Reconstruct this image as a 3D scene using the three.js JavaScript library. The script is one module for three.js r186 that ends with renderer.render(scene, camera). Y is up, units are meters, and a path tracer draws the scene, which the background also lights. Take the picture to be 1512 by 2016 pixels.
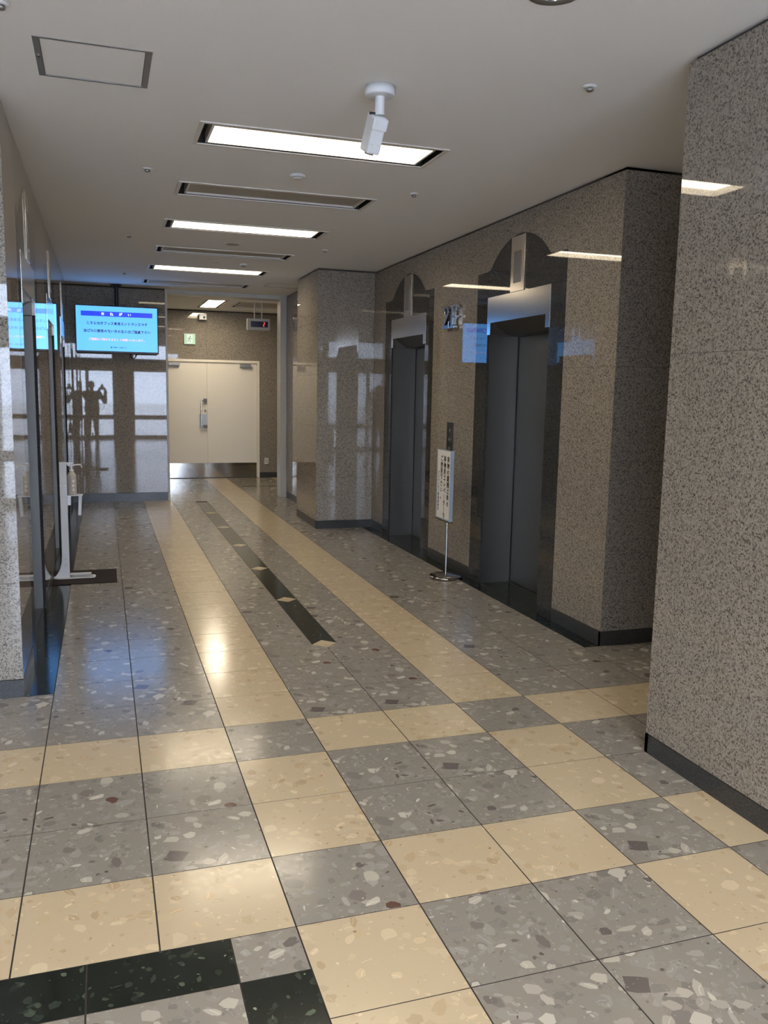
import * as THREE from 'three';
import { RectAreaLightUniformsLib } from 'three/addons/lights/RectAreaLightUniformsLib.js';
import { RoundedBoxGeometry } from 'three/addons/geometries/RoundedBoxGeometry.js';
import { mergeGeometries } from 'three/addons/utils/BufferGeometryUtils.js';
import { FontLoader } from 'three/addons/loaders/FontLoader.js';
import { TextGeometry } from 'three/addons/geometries/TextGeometry.js';
import { MarchingCubes } from 'three/addons/objects/MarchingCubes.js';

// ------------------------------------------------------------------ camera, sky, exposure
// World frame: x across the lobby, z towards the entrance, floor tiles 0.4 m, units metres.
RectAreaLightUniformsLib.init();
const scene = new THREE.Scene();
const camera = new THREE.PerspectiveCamera(2 * Math.atan(1008 / 1665.365) * 180 / Math.PI, 0.75, 0.05, 120);
camera.position.set(-1.316, 1.6105, 3.921);
camera.rotation.order = 'YXZ';
camera.rotation.set(-0.140868, -0.321219, 0.018609);
scene.add(camera);
const SKY = new THREE.Color().setRGB(9.8, 11.6, 15.2);          // overcast daylight beyond the entrance glass
scene.background = SKY;
const LAMP_RGB = [1.0, 0.87, 0.66];
const LAMP_LEVEL = 14.5;
const renderer = new THREE.WebGLRenderer({ antialias: true });
renderer.toneMapping = THREE.LinearToneMapping;
renderer.toneMappingExposure = 1.32;
renderer.shadowMap.enabled = true;

// ------------------------------------------------------------------ helpers
const CEIL = 2.985;
let seed = 20240611;
const rnd = () => { seed |= 0; seed = seed + 0x6D2B79F5 | 0; let t = Math.imul(seed ^ seed >>> 15, 1 | seed); t = t + Math.imul(t ^ t >>> 7, 61 | t) ^ t; return ((t ^ t >>> 14) >>> 0) / 4294967296; };
const rr = (a, b) => a + (b - a) * rnd();
const used = new Map();
function numbered(n) { const k = used.get(n) ?? 0; used.set(n, k + 1); return k ? `${n}_${String(k).padStart(3, '0')}` : n; }
function tag(o, label, category, group, kind) { if (label) o.userData.label = label; if (category) o.userData.category = category; if (group) o.userData.group = group; if (kind) o.userData.kind = kind; return o; }
function mesh(name, geo, mat, parent) { const m = new THREE.Mesh(geo, mat); m.name = name; m.castShadow = m.receiveShadow = true; (parent ?? scene).add(m); return m; }
function thing(name, label, category, pos = [0, 0, 0], ry = 0, group) { const g = new THREE.Group(); g.name = numbered(name); g.position.set(...pos); g.rotation.y = ry; scene.add(g); return tag(g, label, category, group); }
function struct(name, label, category, pos = [0, 0, 0], ry = 0) { const g = thing(name, label, category, pos, ry); g.userData.kind = 'structure'; return g; }
// box between two corners with uv in metres (face by face), shifted by (du, dv)
function boxG(x0, x1, y0, y1, z0, z1, du = 0, dv = 0) {
  const g = new THREE.BoxGeometry(x1 - x0, y1 - y0, z1 - z0); g.translate((x0 + x1) / 2, (y0 + y1) / 2, (z0 + z1) / 2);
  const p = g.attributes.position, n = g.attributes.normal, uv = g.attributes.uv;
  for (let i = 0; i < p.count; i++) {
    const ax = Math.abs(n.getX(i)), ay = Math.abs(n.getY(i));
    if (ax > 0.5) uv.setXY(i, p.getZ(i) + du, p.getY(i) + dv); else if (ay > 0.5) uv.setXY(i, p.getX(i) + du, p.getZ(i) + dv); else uv.setXY(i, p.getX(i) + du, p.getY(i) + dv);
  }
  return g;
}
// flat shape in local (u, y), extruded from w0 to w1 along local z; uv in metres
function slabG(pts, w0, w1, holes = [], bevel = 0) {
  const s = new THREE.Shape(pts.map((p) => new THREE.Vector2(p[0], p[1])));
  for (const h of holes) s.holes.push(new THREE.Path(h.map((p) => new THREE.Vector2(p[0], p[1]))));
  const g = new THREE.ExtrudeGeometry(s, { depth: w1 - w0 - 2 * bevel, bevelEnabled: bevel > 0, bevelSize: bevel, bevelThickness: bevel, bevelOffset: -bevel, bevelSegments: 1, curveSegments: 24 });
  g.translate(0, 0, w0 + bevel); return g;
}
const rect = (a, b, c, d) => [[a, c], [b, c], [b, d], [a, d]];
function rod(a, b, r, seg = 16, r2 = r) { const A = new THREE.Vector3(...a), B = new THREE.Vector3(...b), d = B.clone().sub(A); const g = new THREE.CylinderGeometry(r2, r, d.length(), seg); g.applyQuaternion(new THREE.Quaternion().setFromUnitVectors(new THREE.Vector3(0, 1, 0), d.clone().normalize())); g.translate((A.x + B.x) / 2, (A.y + B.y) / 2, (A.z + B.z) / 2); return g; }
const merge = (l) => mergeGeometries(l.map((g) => g.index ? g.toNonIndexed() : g));
const lathe = (pts, seg = 32) => new THREE.LatheGeometry(pts.map((p) => new THREE.Vector2(p[0], p[1])), seg);
const std = (o) => new THREE.MeshStandardMaterial(o);
const lin = (r, g, b) => new THREE.Color().setRGB(r, g, b);

// ------------------------------------------------------------------ procedural textures
const toS = (v) => Math.round(255 * Math.min(1, Math.max(0, v <= 0.0031308 ? 12.92 * v : 1.055 * v ** (1 / 2.4) - 0.055)));
function dataTex(data, n, m, size, srgb = true) { const t = new THREE.DataTexture(data, n, m, THREE.RGBAFormat); t.wrapS = t.wrapT = THREE.RepeatWrapping; t.magFilter = THREE.LinearFilter; t.minFilter = THREE.LinearMipmapLinearFilter; t.generateMipmaps = true; if (srgb) t.colorSpace = THREE.SRGBColorSpace; t.repeat.set(1 / size, 1 / size); t.needsUpdate = true; return t; }
// interlocking crystals of granite: nearest of jittered seeds, one mineral colour for each seed
function graniteTex(n, size, grain, minerals, jitter = 0.03) {
  const cells = Math.round(size / grain), c = n / cells, sx = new Float32Array(cells * cells), sy = new Float32Array(cells * cells), col = new Float32Array(cells * cells * 3), wt = new Float32Array(cells * cells);
  for (let i = 0; i < cells * cells; i++) {
    sx[i] = rnd(); sy[i] = rnd(); let t = rnd(), k = 0; while (k < minerals.length - 1 && t > minerals[k][0]) { t -= minerals[k][0]; k++; }
    const f = 1 + rr(-1, 1) * minerals[k][2]; for (let a = 0; a < 3; a++) col[i * 3 + a] = minerals[k][1][a] * f; wt[i] = minerals[k][3] ?? 0;
  }
  const d = new Uint8Array(n * n * 4);
  for (let y = 0; y < n; y++) for (let x = 0; x < n; x++) {
    const cx = Math.floor(x / c), cy = Math.floor(y / c), fx = x / c, fy = y / c; let best = 9, bi = 0;
    for (let j = -1; j <= 1; j++) for (let i = -1; i <= 1; i++) {
      const k = ((cy + j + cells) % cells) * cells + (cx + i + cells) % cells, dx = cx + i + sx[k] - fx, dy = cy + j + sy[k] - fy, q = dx * dx + dy * dy - wt[k];
      if (q < best) { best = q; bi = k; }
    }
    const f = 1 + rr(-1, 1) * jitter, o = (y * n + x) * 4; for (let a = 0; a < 3; a++) d[o + a] = toS(col[bi * 3 + a] * f); d[o + 3] = 255;
  }
  return dataTex(d, n, n, size);
}
// agglomerated marble: irregular chips of several stones set in a ground
function chipTex(n, size, ground, kinds) {
  const cv = document.createElement('canvas'); cv.width = cv.height = n; const g = cv.getContext('2d');
  const css = (c, f = 1) => `rgb(${c.map((v) => toS(v * f)).join(',')})`;
  g.fillStyle = css(ground); g.fillRect(0, 0, n, n);
  const px = n / size;
  for (const [count, r0, r1, cols, stretch] of kinds) for (let i = 0; i < count; i++) {
    const cx = rnd() * n, cy = rnd() * n, r = (r0 + (r1 - r0) * rnd() ** 2.2) * px, a0 = rr(0, 6.283), s = rr(1 / stretch, 1), k = 6 + Math.floor(rnd() * 5), pts = [];
    for (let j = 0; j < k; j++) { const a = j / k * 6.283 + rr(-0.25, 0.25), q = r * rr(0.65, 1.15), u = Math.cos(a) * q, v = Math.sin(a) * q * s; pts.push([u * Math.cos(a0) - v * Math.sin(a0), u * Math.sin(a0) + v * Math.cos(a0)]); }
    const c = cols[Math.floor(rnd() * cols.length)], f = rr(0.88, 1.12), vein = r > 0.012 * px && rnd() < 0.35;
    g.fillStyle = css(c, f); g.strokeStyle = css(c, f * 1.5); g.lineWidth = Math.max(1, r * 0.06);
    for (const ox of [-n, 0, n]) for (const oy of [-n, 0, n]) {
      if (cx + ox < -2 * r || cx + ox > n + 2 * r || cy + oy < -2 * r || cy + oy > n + 2 * r) continue;
      g.beginPath(); pts.forEach(([u, v], j) => { if (j) g.lineTo(cx + ox + u, cy + oy + v); else g.moveTo(cx + ox + u, cy + oy + v); });
      g.closePath(); g.fill();
      if (vein) { g.beginPath(); g.moveTo(cx + ox + pts[0][0] * 0.8, cy + oy + pts[0][1] * 0.8); g.lineTo(cx + ox + pts[1][0] * 0.1, cy + oy + pts[2][1] * 0.1); g.lineTo(cx + ox + pts[3][0] * 0.7, cy + oy + pts[3][1] * 0.7); g.stroke(); }
    }
  }
  const t = new THREE.CanvasTexture(cv); t.colorSpace = THREE.SRGBColorSpace; t.wrapS = t.wrapT = THREE.RepeatWrapping; t.repeat.set(1 / size, 1 / size); return t;
}
function noiseTex(n, size, base, amp, blur = 1) {
  let a = new Float32Array(n * n).map(() => rnd());
  for (let b = 0; b < blur; b++) { const c = new Float32Array(n * n); for (let y = 0; y < n; y++) for (let x = 0; x < n; x++) { let s = 0; for (let j = -1; j <= 1; j++) for (let i = -1; i <= 1; i++) s += a[((y + j + n) % n) * n + (x + i + n) % n]; c[y * n + x] = s / 9; } a = c; }
  let m = 0; for (const v of a) m += v; m /= a.length; let sd = 0; for (const v of a) sd += (v - m) ** 2; sd = Math.sqrt(sd / a.length);
  const d = new Uint8Array(n * n * 4); for (let i = 0; i < n * n; i++) { const v = Math.min(255, Math.max(0, Math.round(base + amp * (a[i] - m) / sd))); d[i * 4] = d[i * 4 + 1] = d[i * 4 + 2] = v; d[i * 4 + 3] = 255; }
  return dataTex(d, n, n, size, false);
}

// ------------------------------------------------------------------ materials
const M = {};
{
  const T = graniteTex(1024, 0.9, 0.006, [[0.34, [0.345, 0.304, 0.25], 0.1], [0.32, [0.288, 0.252, 0.206], 0.1], [0.23, [0.214, 0.188, 0.156], 0.13], [0.11, [0.12, 0.106, 0.091], 0.25, 0.04]]);
  M.granite = std({ map: T, roughness: 0.02, metalness: 0 });
  const D = graniteTex(512, 0.6, 0.005, [[0.5, [0.04, 0.0413, 0.0413], 0.15], [0.35, [0.0575, 0.0587, 0.0575], 0.15], [0.15, [0.025, 0.0263, 0.0263], 0.2]]);
  M.darkStone = std({ map: D, roughness: 0.025 });
  M.skirting = std({ map: D, roughness: 0.3 });
  const rough = noiseTex(512, 1.7, 43, 4, 5);
  const grey = chipTex(2048, 1.6, [0.288, 0.262, 0.222], [
    [2600, 0.004, 0.022, [[0.305, 0.284, 0.246], [0.255, 0.236, 0.205], [0.328, 0.306, 0.268]], 3],
    [900, 0.008, 0.045, [[0.316, 0.295, 0.258], [0.24, 0.221, 0.193], [0.295, 0.274, 0.24]], 3],
    [45, 0.008, 0.045, [[0.185, 0.16, 0.145], [0.215, 0.185, 0.165], [0.15, 0.128, 0.118]], 2],
    [1700, 0.0015, 0.007, [[0.43, 0.398, 0.338], [0.2, 0.182, 0.16], [0.37, 0.342, 0.295]], 3.5],
    [420, 0.004, 0.038, [[0.46, 0.422, 0.352], [0.4, 0.366, 0.31], [0.53, 0.49, 0.415]], 5],
    [110, 0.003, 0.026, [[0.164, 0.14, 0.127], [0.205, 0.178, 0.158], [0.13, 0.112, 0.1]], 4],
    [7, 0.008, 0.03, [[0.148, 0.08, 0.06]], 3]]);
  const tan = chipTex(2048, 1.6, [0.579, 0.465, 0.308], [
    [1500, 0.004, 0.03, [[0.608, 0.487, 0.317], [0.555, 0.435, 0.276], [0.627, 0.51, 0.339]], 2.5],
    [420, 0.006, 0.038, [[0.647, 0.534, 0.362], [0.531, 0.406, 0.253]], 2.5],
    [300, 0.002, 0.007, [[0.473, 0.35, 0.208], [0.675, 0.576, 0.407]], 2.5],
    [30, 0.004, 0.012, [[0.347, 0.246, 0.145]], 4]]);
  const black = chipTex(1024, 0.8, [0.012, 0.017, 0.014], [
    [700, 0.003, 0.02, [[0.02, 0.028, 0.022], [0.008, 0.011, 0.01], [0.03, 0.042, 0.032]], 2.5],
    [230, 0.003, 0.022, [[0.05, 0.066, 0.048], [0.085, 0.108, 0.076], [0.03, 0.042, 0.032]], 4],
    [40, 0.002, 0.008, [[0.25, 0.28, 0.22]], 4]]);
  M.tileGrey = std({ map: grey, roughness: 1, roughnessMap: rough }); M.tileTan = std({ map: tan, roughness: 1, roughnessMap: rough }); M.tileBlack = std({ map: black, roughness: 0.13 });
  M.joint = std({ color: lin(0.03, 0.026, 0.022), roughness: 0.95 });
  M.ceiling = std({ color: lin(0.91, 0.9, 0.88), roughness: 0.95, bumpMap: noiseTex(512, 0.5, 128, 40, 2), bumpScale: 0.0006 });
  M.plaster = std({ color: lin(0.6, 0.57, 0.52), roughness: 0.9 });
  M.concrete = std({ color: lin(0.07, 0.065, 0.058), roughness: 0.95 });
  M.whitePaint = std({ color: lin(0.72, 0.7, 0.66), roughness: 0.45 });
  M.whitePlastic = std({ color: lin(0.78, 0.79, 0.8), roughness: 0.35 });
  M.doorPaint = std({ color: lin(0.84, 0.78, 0.66), roughness: 0.42 });
  M.framePaint = std({ color: lin(0.52, 0.5, 0.46), roughness: 0.4 });
  M.steel = std({ color: lin(0.68, 0.64, 0.58), metalness: 1, roughness: 0.17 });
  M.steelDark = std({ color: lin(0.2, 0.196, 0.184), metalness: 1, roughness: 0.43 });
  M.chrome = std({ color: lin(0.62, 0.62, 0.62), metalness: 1, roughness: 0.12 });
  M.aluminium = std({ color: lin(0.36, 0.35, 0.33), metalness: 0.85, roughness: 0.4 });
  M.black = std({ color: lin(0.012, 0.012, 0.013), roughness: 0.5 });
  M.navy = std({ color: lin(0.014, 0.016, 0.03), roughness: 0.35 });
  M.frameDark = std({ color: lin(0.09, 0.085, 0.08), roughness: 0.4, metalness: 0.5 });
  M.trimLight = std({ color: lin(0.72, 0.69, 0.63), roughness: 0.5 });
  M.offPanel = std({ color: lin(0.42, 0.39, 0.34), roughness: 0.6 });
  M.diffuser = std({ color: lin(0.8, 0.76, 0.7), roughness: 0.6, emissive: lin(1.0, 0.9, 0.7), emissiveIntensity: 1.5 });
  M.kick = std({ color: lin(0.5, 0.48, 0.44), metalness: 1, roughness: 0.1 });
  M.bronze = std({ color: lin(0.12, 0.1, 0.08), metalness: 0.8, roughness: 0.35 });
  M.paleBlue = std({ color: lin(0.5, 0.56, 0.66), roughness: 0.3 });
  M.lanternLens = std({ color: lin(0.17, 0.165, 0.16), roughness: 0.25 });
  M.callPlate = std({ color: lin(0.1, 0.1, 0.098), metalness: 0.9, roughness: 0.35 });
  M.chromeDark = std({ color: lin(0.4, 0.39, 0.38), metalness: 1, roughness: 0.12 });
  M.chromeBright = std({ color: lin(0.85, 0.85, 0.86), metalness: 1, roughness: 0.06, side: THREE.DoubleSide });
  M.acrylic = std({ color: lin(0.36, 0.43, 0.52), roughness: 0.12 });
  M.standPaint = std({ color: lin(0.74, 0.76, 0.78), roughness: 0.3 });
  M.bottle = std({ color: lin(0.5, 0.46, 0.41), roughness: 0.35 });
  M.cap = std({ color: lin(0.8, 0.78, 0.74), roughness: 0.35 });
  M.letter = std({ color: lin(0.42, 0.42, 0.41), metalness: 1, roughness: 0.2 });
  M.addedDownLamp = std({ color: lin(0.8, 0.78, 0.72), emissive: lin(1, 0.9, 0.72), emissiveIntensity: 2.5 });
  M.glass = new THREE.MeshPhysicalMaterial({ color: 0xffffff, transmission: 1, thickness: 0, roughness: 0, ior: 1.5 });
}

// ------------------------------------------------------------------ floor: tiles of agglomerated marble, each a piece of its own
const floor = struct('floor', 'polished floor of grey and tan stone tiles with black inlay bands', 'floor');
mesh('joint_bed', boxG(-7.2, 4.2, -0.16, -0.0009, -13.2, 7.2), M.joint, floor);
const tileVar = new Map();
function tileG(w, d, k, size) {
  const key = `${w.toFixed(4)}_${d.toFixed(4)}_${k}_${size}`; if (tileVar.has(key)) return tileVar.get(key);
  const g = boxG(-w / 2, w / 2, -0.015, 0, -d / 2, d / 2, (k * 0.3719 % 1) * size, (k * 0.6113 % 1) * size); tileVar.set(key, g); return g;
}
const GX = 0.0025, GZ = 0.0022;
const farTiles = { tileGrey: [], tileTan: [], tileBlack: [] };
function tile(x0, x1, z0, z1, kind, single) {
  const w = x1 - x0 - 2 * GX, d = z1 - z0 - 2 * GZ, k = Math.floor(rnd() * 14); if (w < 0.01 || d < 0.01) return;
  const g = tileG(w, d, k, kind === 'tileBlack' ? 0.8 : 1.6);
  if (single) { const m = mesh('tile', g, M[kind], floor); m.position.set((x0 + x1) / 2, 0, (z0 + z1) / 2); } else { const c = g.clone(); c.translate((x0 + x1) / 2, 0, (z0 + z1) / 2); farTiles[kind].push(c); }
}
const T4 = 0.4;
for (let r = -29; r < 18; r++) for (let c = -14; c < 14; c++) {
  let x0 = -1.6 + c * T4, x1 = x0 + T4, z0 = r * T4, z1 = z0 + T4;
  const spC = ((c % 3) + 3) % 3 === 2 && c >= 0, spR = r >= 0 && r % 3 === 0;
  let kind = spC !== spR ? 'tileTan' : 'tileGrey';
  if (c < 0) kind = spR ? 'tileTan' : 'tileGrey';
  if (r < 0 && r > -23) {                                            // the lift corridor and what adjoins it
    if (c < 0 || c > 7) { if (z1 <= -0.69) continue; z0 = Math.max(z0, -0.688); kind = 'tileGrey'; } else kind = spC ? 'tileTan' : 'tileGrey';
  }
  if (r <= -23 && (x1 < -3 || x0 > 3.6)) continue;
  if (z0 >= 1.6 - 1e-6 && x1 <= -0.8 + 1e-6) continue;               // the zone inside the black border
  const near = z1 <= 2.45 && z0 > -6.05 && x0 > -2.5 && x1 < 2.3 && !(x0 > 1 && z0 > 0.75);
  if ((c === 3 || c === 4) && r < -3 && z1 > -8.35) { if (c === 3) x1 = -0.08; else x0 = 0.08; }
  tile(x0, x1, z0, z1, kind, near);
}
// black border round the entrance zone
for (let x = -1.0; x > -7; x -= T4) tile(x - T4, x, 1.6, 1.8, 'tileBlack', x > -2.3);
tile(-1.0, -0.8, 1.6, 1.8, 'tileGrey', true);
for (let z = 1.8; z < 6.9; z += T4) tile(-1.0, -0.8, z, z + T4, 'tileBlack', z < 2.3);
for (let z = 1.8; z < 6.9; z += T4) for (let x = -1.0; x > -7; x -= T4) tile(x - T4, x, z, z + T4, 'tileGrey', z < 2.3 && x > -2);
// centre band of black marble with pale lozenges
const DIA = -1.2, hw = 0.08;
for (let i = 0; i < 6; i++) {
  const a = DIA - i * 1.2, b = i < 5 ? a - 1.2 : -8.3, e = 0.002;
  const shape = [[0, -a + hw + e], [-hw + e, -a + e * 2], [-hw + e, -b - e * 2], [0, -b - hw - e], [hw - e, -b - e * 2], [hw - e, -a + e * 2]];
  if (i === 5) shape.splice(3, 1);
  const g = slabG(shape, 0, 0.015); g.rotateX(-Math.PI / 2); g.translate(0, -0.015, 0);
  mesh('black_band', g, M.tileBlack, floor);
  const dg = slabG([[0, -a - hw + e], [hw - e, -a], [0, -a + hw - e], [-hw + e, -a]], 0, 0.0155); dg.rotateX(-Math.PI / 2); dg.translate(0, -0.015, 0);
  mesh('lozenge', dg, M.tileTan, floor);
}
// black strips along the lift walls and into the lift doorways
for (let z = -0.69; z > -5.6; z -= 0.9) tile(1.6, 1.735, Math.max(z - 0.9, -5.66), z, 'tileBlack', true);
for (let z = -0.69; z > -8.5; z -= 0.9) tile(-1.765, -1.6, Math.max(z - 0.9, -8.59), z, 'tileBlack', true);
for (const [sx, xs, list] of [[1, 1.735, [-2.06, -4.52]], [-1, -1.765, [-2.06, -4.52, -6.98]]]) for (const z of list) sx > 0 ? tile(xs, xs + 0.27, z - 0.51, z + 0.51, 'tileBlack', true) : tile(xs - 0.27, xs, z - 0.51, z + 0.51, 'tileBlack', true);
tile(0.86, 3.4, -10.24, -10.16, 'tileBlack', false); farTiles.tileBlack.at(-1).translate(0, 0.0008, 0);
for (const [k, l] of Object.entries(farTiles)) { const m = mesh('distant_tiles', mergeGeometries(l), M[k], floor); m.userData.kind = 'stuff'; }

// ------------------------------------------------------------------ walls of polished granite panels
const YJ = [0.095, 0.605, 1.2, 1.795, 2.39, CEIL - 0.02];
const YT = [0.095, 1.797, CEIL - 0.02];
const JG = 0.001;
// one panel: local u along the wall, face at local z = 0; placed by origin and turn
function panel(parent, mat, geo, at, ry) { const m = mesh('stone_panel', geo, mat, parent); m.position.set(...at); m.rotation.y = ry; return m; }
function panelRun(parent, mat, us, at, ry, ys = YJ) { for (let i = 0; i + 1 < us.length; i++) for (let j = 0; j + 1 < ys.length; j++) panel(parent, mat, boxG(us[i] + JG, us[i + 1] - JG, ys[j] + JG, ys[j + 1] - JG, -0.02, 0, rr(0, 9), rr(0, 9)), at, ry); }
function backing(parent, x0, x1, y0, y1, z0, z1) { mesh('backing', boxG(x0, x1, y0, y1, z0, z1), M.concrete, parent); }
const RY_R = -Math.PI / 2, RY_L = Math.PI / 2;
const ARCH_W = 0.73, ARCH_H = 2.597, ARC_R = 0.678, ARC_C = 2.815 - ARC_R;
function arcPts(grow = 0) { const p = []; for (let i = 0; i <= 28; i++) { const u = -0.49 + 0.98 * i / 28; p.push([u, ARC_C + Math.sqrt(ARC_R * ARC_R - u * u) + grow]); } return p; }
function archPanel(parent, mat, uc, at, ry) {
  const pts = [[-ARCH_W + JG, ARCH_H + JG], [-0.53, ARCH_H + JG], ...arcPts(JG * 2), [0.53, ARCH_H + JG], [ARCH_W - JG, ARCH_H + JG], [ARCH_W - JG, CEIL - 0.02], [-ARCH_W + JG, CEIL - 0.02]];
  const g = slabG(pts, -0.02, 0); g.translate(uc, 0, 0); panel(parent, mat, g, at, ry);
}
const wallRight = struct('wall_right', 'granite panelled lift wall with two dark arched lift surrounds', 'wall');
const liftsR = [-2.06, -4.52], liftsL = [-2.06, -4.52, -6.98];
panelRun(wallRight, M.granite, [-5.67, -5.25], [1.715, 0, 0], RY_R, YT); panelRun(wallRight, M.granite, [-3.79, -2.79], [1.715, 0, 0], RY_R, YT); panelRun(wallRight, M.granite, [-1.33, -0.69], [1.715, 0, 0], RY_R, YT);
for (const z of liftsR) archPanel(wallRight, M.granite, z, [1.715, 0, 0], RY_R);
for (const [a, b] of [[-6.0, -5.035], [-4.005, -2.575], [-1.545, -0.712]]) backing(wallRight, 1.737, 2.05, 0, CEIL, a, b);
for (const z of liftsR) backing(wallRight, 1.737, 2.05, 2.4, CEIL, z - 0.52, z + 0.52);
const wallLeft = struct('wall_left', 'glossy granite panelled lift wall mirroring the screen, with dark lift surrounds', 'wall');
const XL = -1.745;
panelRun(wallLeft, M.granite, [0.69, 1.33], [XL, 0, 0], RY_L, YT); panelRun(wallLeft, M.granite, [2.79, 3.79], [XL, 0, 0], RY_L, YT); panelRun(wallLeft, M.granite, [5.25, 6.25], [XL, 0, 0], RY_L, YT); panelRun(wallLeft, M.granite, [7.71, 8.6], [XL, 0, 0], RY_L, YT);
for (const z of liftsL) archPanel(wallLeft, M.granite, -z, [XL, 0, 0], RY_L);
for (const [a, b] of [[-8.9, -7.495], [-6.465, -5.035], [-4.005, -2.575], [-1.545, -0.712]]) backing(wallLeft, XL - 0.335, XL - 0.022, 0, CEIL, a, b);
for (const z of liftsL) backing(wallLeft, XL - 0.335, XL - 0.022, 2.4, CEIL, z - 0.52, z + 0.52);
const wallHall = struct('wall_hall', 'pale grey granite wall end lit by daylight beside the left lift wall', 'wall');
panelRun(wallHall, M.granite, [-6.9, -5.6, -4.3, -3.05, XL - 0.0005], [0, 0, -0.69], 0); backing(wallHall, -6.95, XL - 0.022, 0, CEIL, -0.95, -0.712);
const wallPassage = struct('wall_passage', 'granite return wall of the side passage beside the lifts', 'wall');
panelRun(wallPassage, M.granite, [1.7155, 2.6, 3.5, 4.0], [0, 0, -0.69], 0); backing(wallPassage, 1.737, 4.0, 0, CEIL, -0.95, -0.712);
const pillarR = struct('pillar', 'large speckled granite pier wall with slate skirting beside the side passage', 'pillar');
panelRun(pillarR, M.granite, [0.8, 1.224, 2.124, 3.024, 3.924, 4.824, 5.724, 6.9], [1.005, 0, 0], RY_R, [0.09, 1.793, CEIL - 0.02]);
panelRun(pillarR, M.granite, [-3.9, -2.6, -1.8, -1.006], [0, 0, 0.8], Math.PI, [0.09, 1.793, CEIL - 0.02]);
backing(pillarR, 1.027, 4.0, 0, CEIL, 0.822, 7.2);
const pillarM = struct('pillar', 'square granite pillar standing between the lift wall and the far portal', 'pillar');
panelRun(pillarM, M.granite, [1.0345, 1.7145], [0, 0, -5.67], 0); panelRun(pillarM, M.granite, [-6.72, -5.671], [1.034, 0, 0], RY_R); panelRun(pillarM, M.granite, [-1.32, -1.035], [0, 0, -6.72], Math.PI);
backing(pillarM, 1.056, 1.9, 0, CEIL, -6.698, -5.692);
const wallNiche = struct('wall_niche', 'granite wall strip between the pillar and the portal jamb', 'wall');
panelRun(wallNiche, M.granite, [-8.65, -7.7, -6.72], [1.3, 0, 0], RY_R); backing(wallNiche, 1.322, 1.9, 0, CEIL, -8.9, -6.7);
const wallScreen = struct('wall_screen', 'mirror-polished granite end wall behind the hanging screen', 'wall');
panelRun(wallScreen, M.granite, [XL + 0.001, -0.446], [0, 0, -8.6], 0, [0.12, 0.61, 1.2, 1.79, 2.39, CEIL - 0.02]); backing(wallScreen, -3.2, -0.446, 0, CEIL, -8.9, -8.622);
const wallEnd = struct('wall_end', 'brown granite wall around the cream double doors', 'wall');
panelRun(wallEnd, M.granite, [1.418, 2.2, 3.0, 3.55], [0, 0, -11.65], 0); panelRun(wallEnd, M.granite, [-3.2, -2.3, -1.4, -0.468], [0, 0, -11.65], 0); panelRun(wallEnd, M.granite, [-0.468, 0.475, 1.418], [0, 0, -11.65], 0, [2.125, 2.39, CEIL - 0.02]);
backing(wallEnd, 1.418, 3.6, 0, CEIL, -11.95, -11.672); backing(wallEnd, -3.2, -0.468, 0, CEIL, -11.95, -11.672); backing(wallEnd, -0.468, 1.418, 2.125, CEIL, -11.95, -11.672);
const shell = struct('wall_outer', 'plain plastered outer walls out of the photographed view', 'wall');
for (const b of [[-7.2, -6.95, -0.1, CEIL + 0.2, -0.95, 7.2], [4.0, 4.2, -0.1, CEIL + 0.2, -13.2, 7.2], [-7.2, 4.2, -0.1, CEIL + 0.2, -13.4, -13.2], [-7.2, -6.95, -0.1, CEIL + 0.2, -13.2, -0.95], [-3.4, -3.2, 0, CEIL, -11.95, -8.6], [3.55, 3.7, 0, CEIL, -11.95, -8.6], [1.9, 3.7, 0, CEIL, -8.9, -8.6]]) mesh('plaster_wall', boxG(...b), M.plaster, shell);
// skirtings
function skirting(name, label, parts) { const g = struct(name, label, 'baseboard'); for (const b of parts) mesh('skirting', boxG(b[0], b[1], 0, b[4] ?? 0.093, b[2], b[3]), M.skirting, g); return g; }
skirting('baseboard_right', 'dark slate skirting along the lift wall', [[1.713, 1.736, -5.67, -5.25], [1.713, 1.736, -3.79, -2.79], [1.713, 1.736, -1.33, -0.688]]);
skirting('baseboard_left', 'dark slate skirting along the left lift wall', [[-1.766, -1.743, -1.33, -0.688], [-1.766, -1.743, -3.79, -2.79], [-1.766, -1.743, -6.25, -5.25], [-1.766, -1.743, -8.6, -7.71]]);
skirting('baseboard_hall', 'grey slate skirting under the daylit granite wall end', [[-6.9, -1.743, -0.711, -0.687]]);
skirting('baseboard_passage', 'slate skirting of the side passage beside the lifts', [[1.713, 4.0, -0.711, -0.687]]);
skirting('baseboard_pier', 'dark slate skirting around the large granite pier', [[1.003, 1.026, 0.798, 6.9, 0.088], [1.003, 4.0, 0.798, 0.821, 0.088]]);
skirting('baseboard_pillar', 'dark slate skirting around the square pillar', [[1.032, 1.713, -5.691, -5.668], [1.032, 1.055, -6.72, -5.668], [1.298, 1.321, -8.65, -6.72]]);
skirting('baseboard_screen', 'slate skirting under the mirror-polished end wall', [[-1.743, -0.44, -8.621, -8.598, 0.118]]);
skirting('baseboard_end', 'black skirting beside the cream double doors', [[1.418, 3.55, -11.671, -11.648], [-3.2, -0.468, -11.671, -11.648]]);
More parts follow.
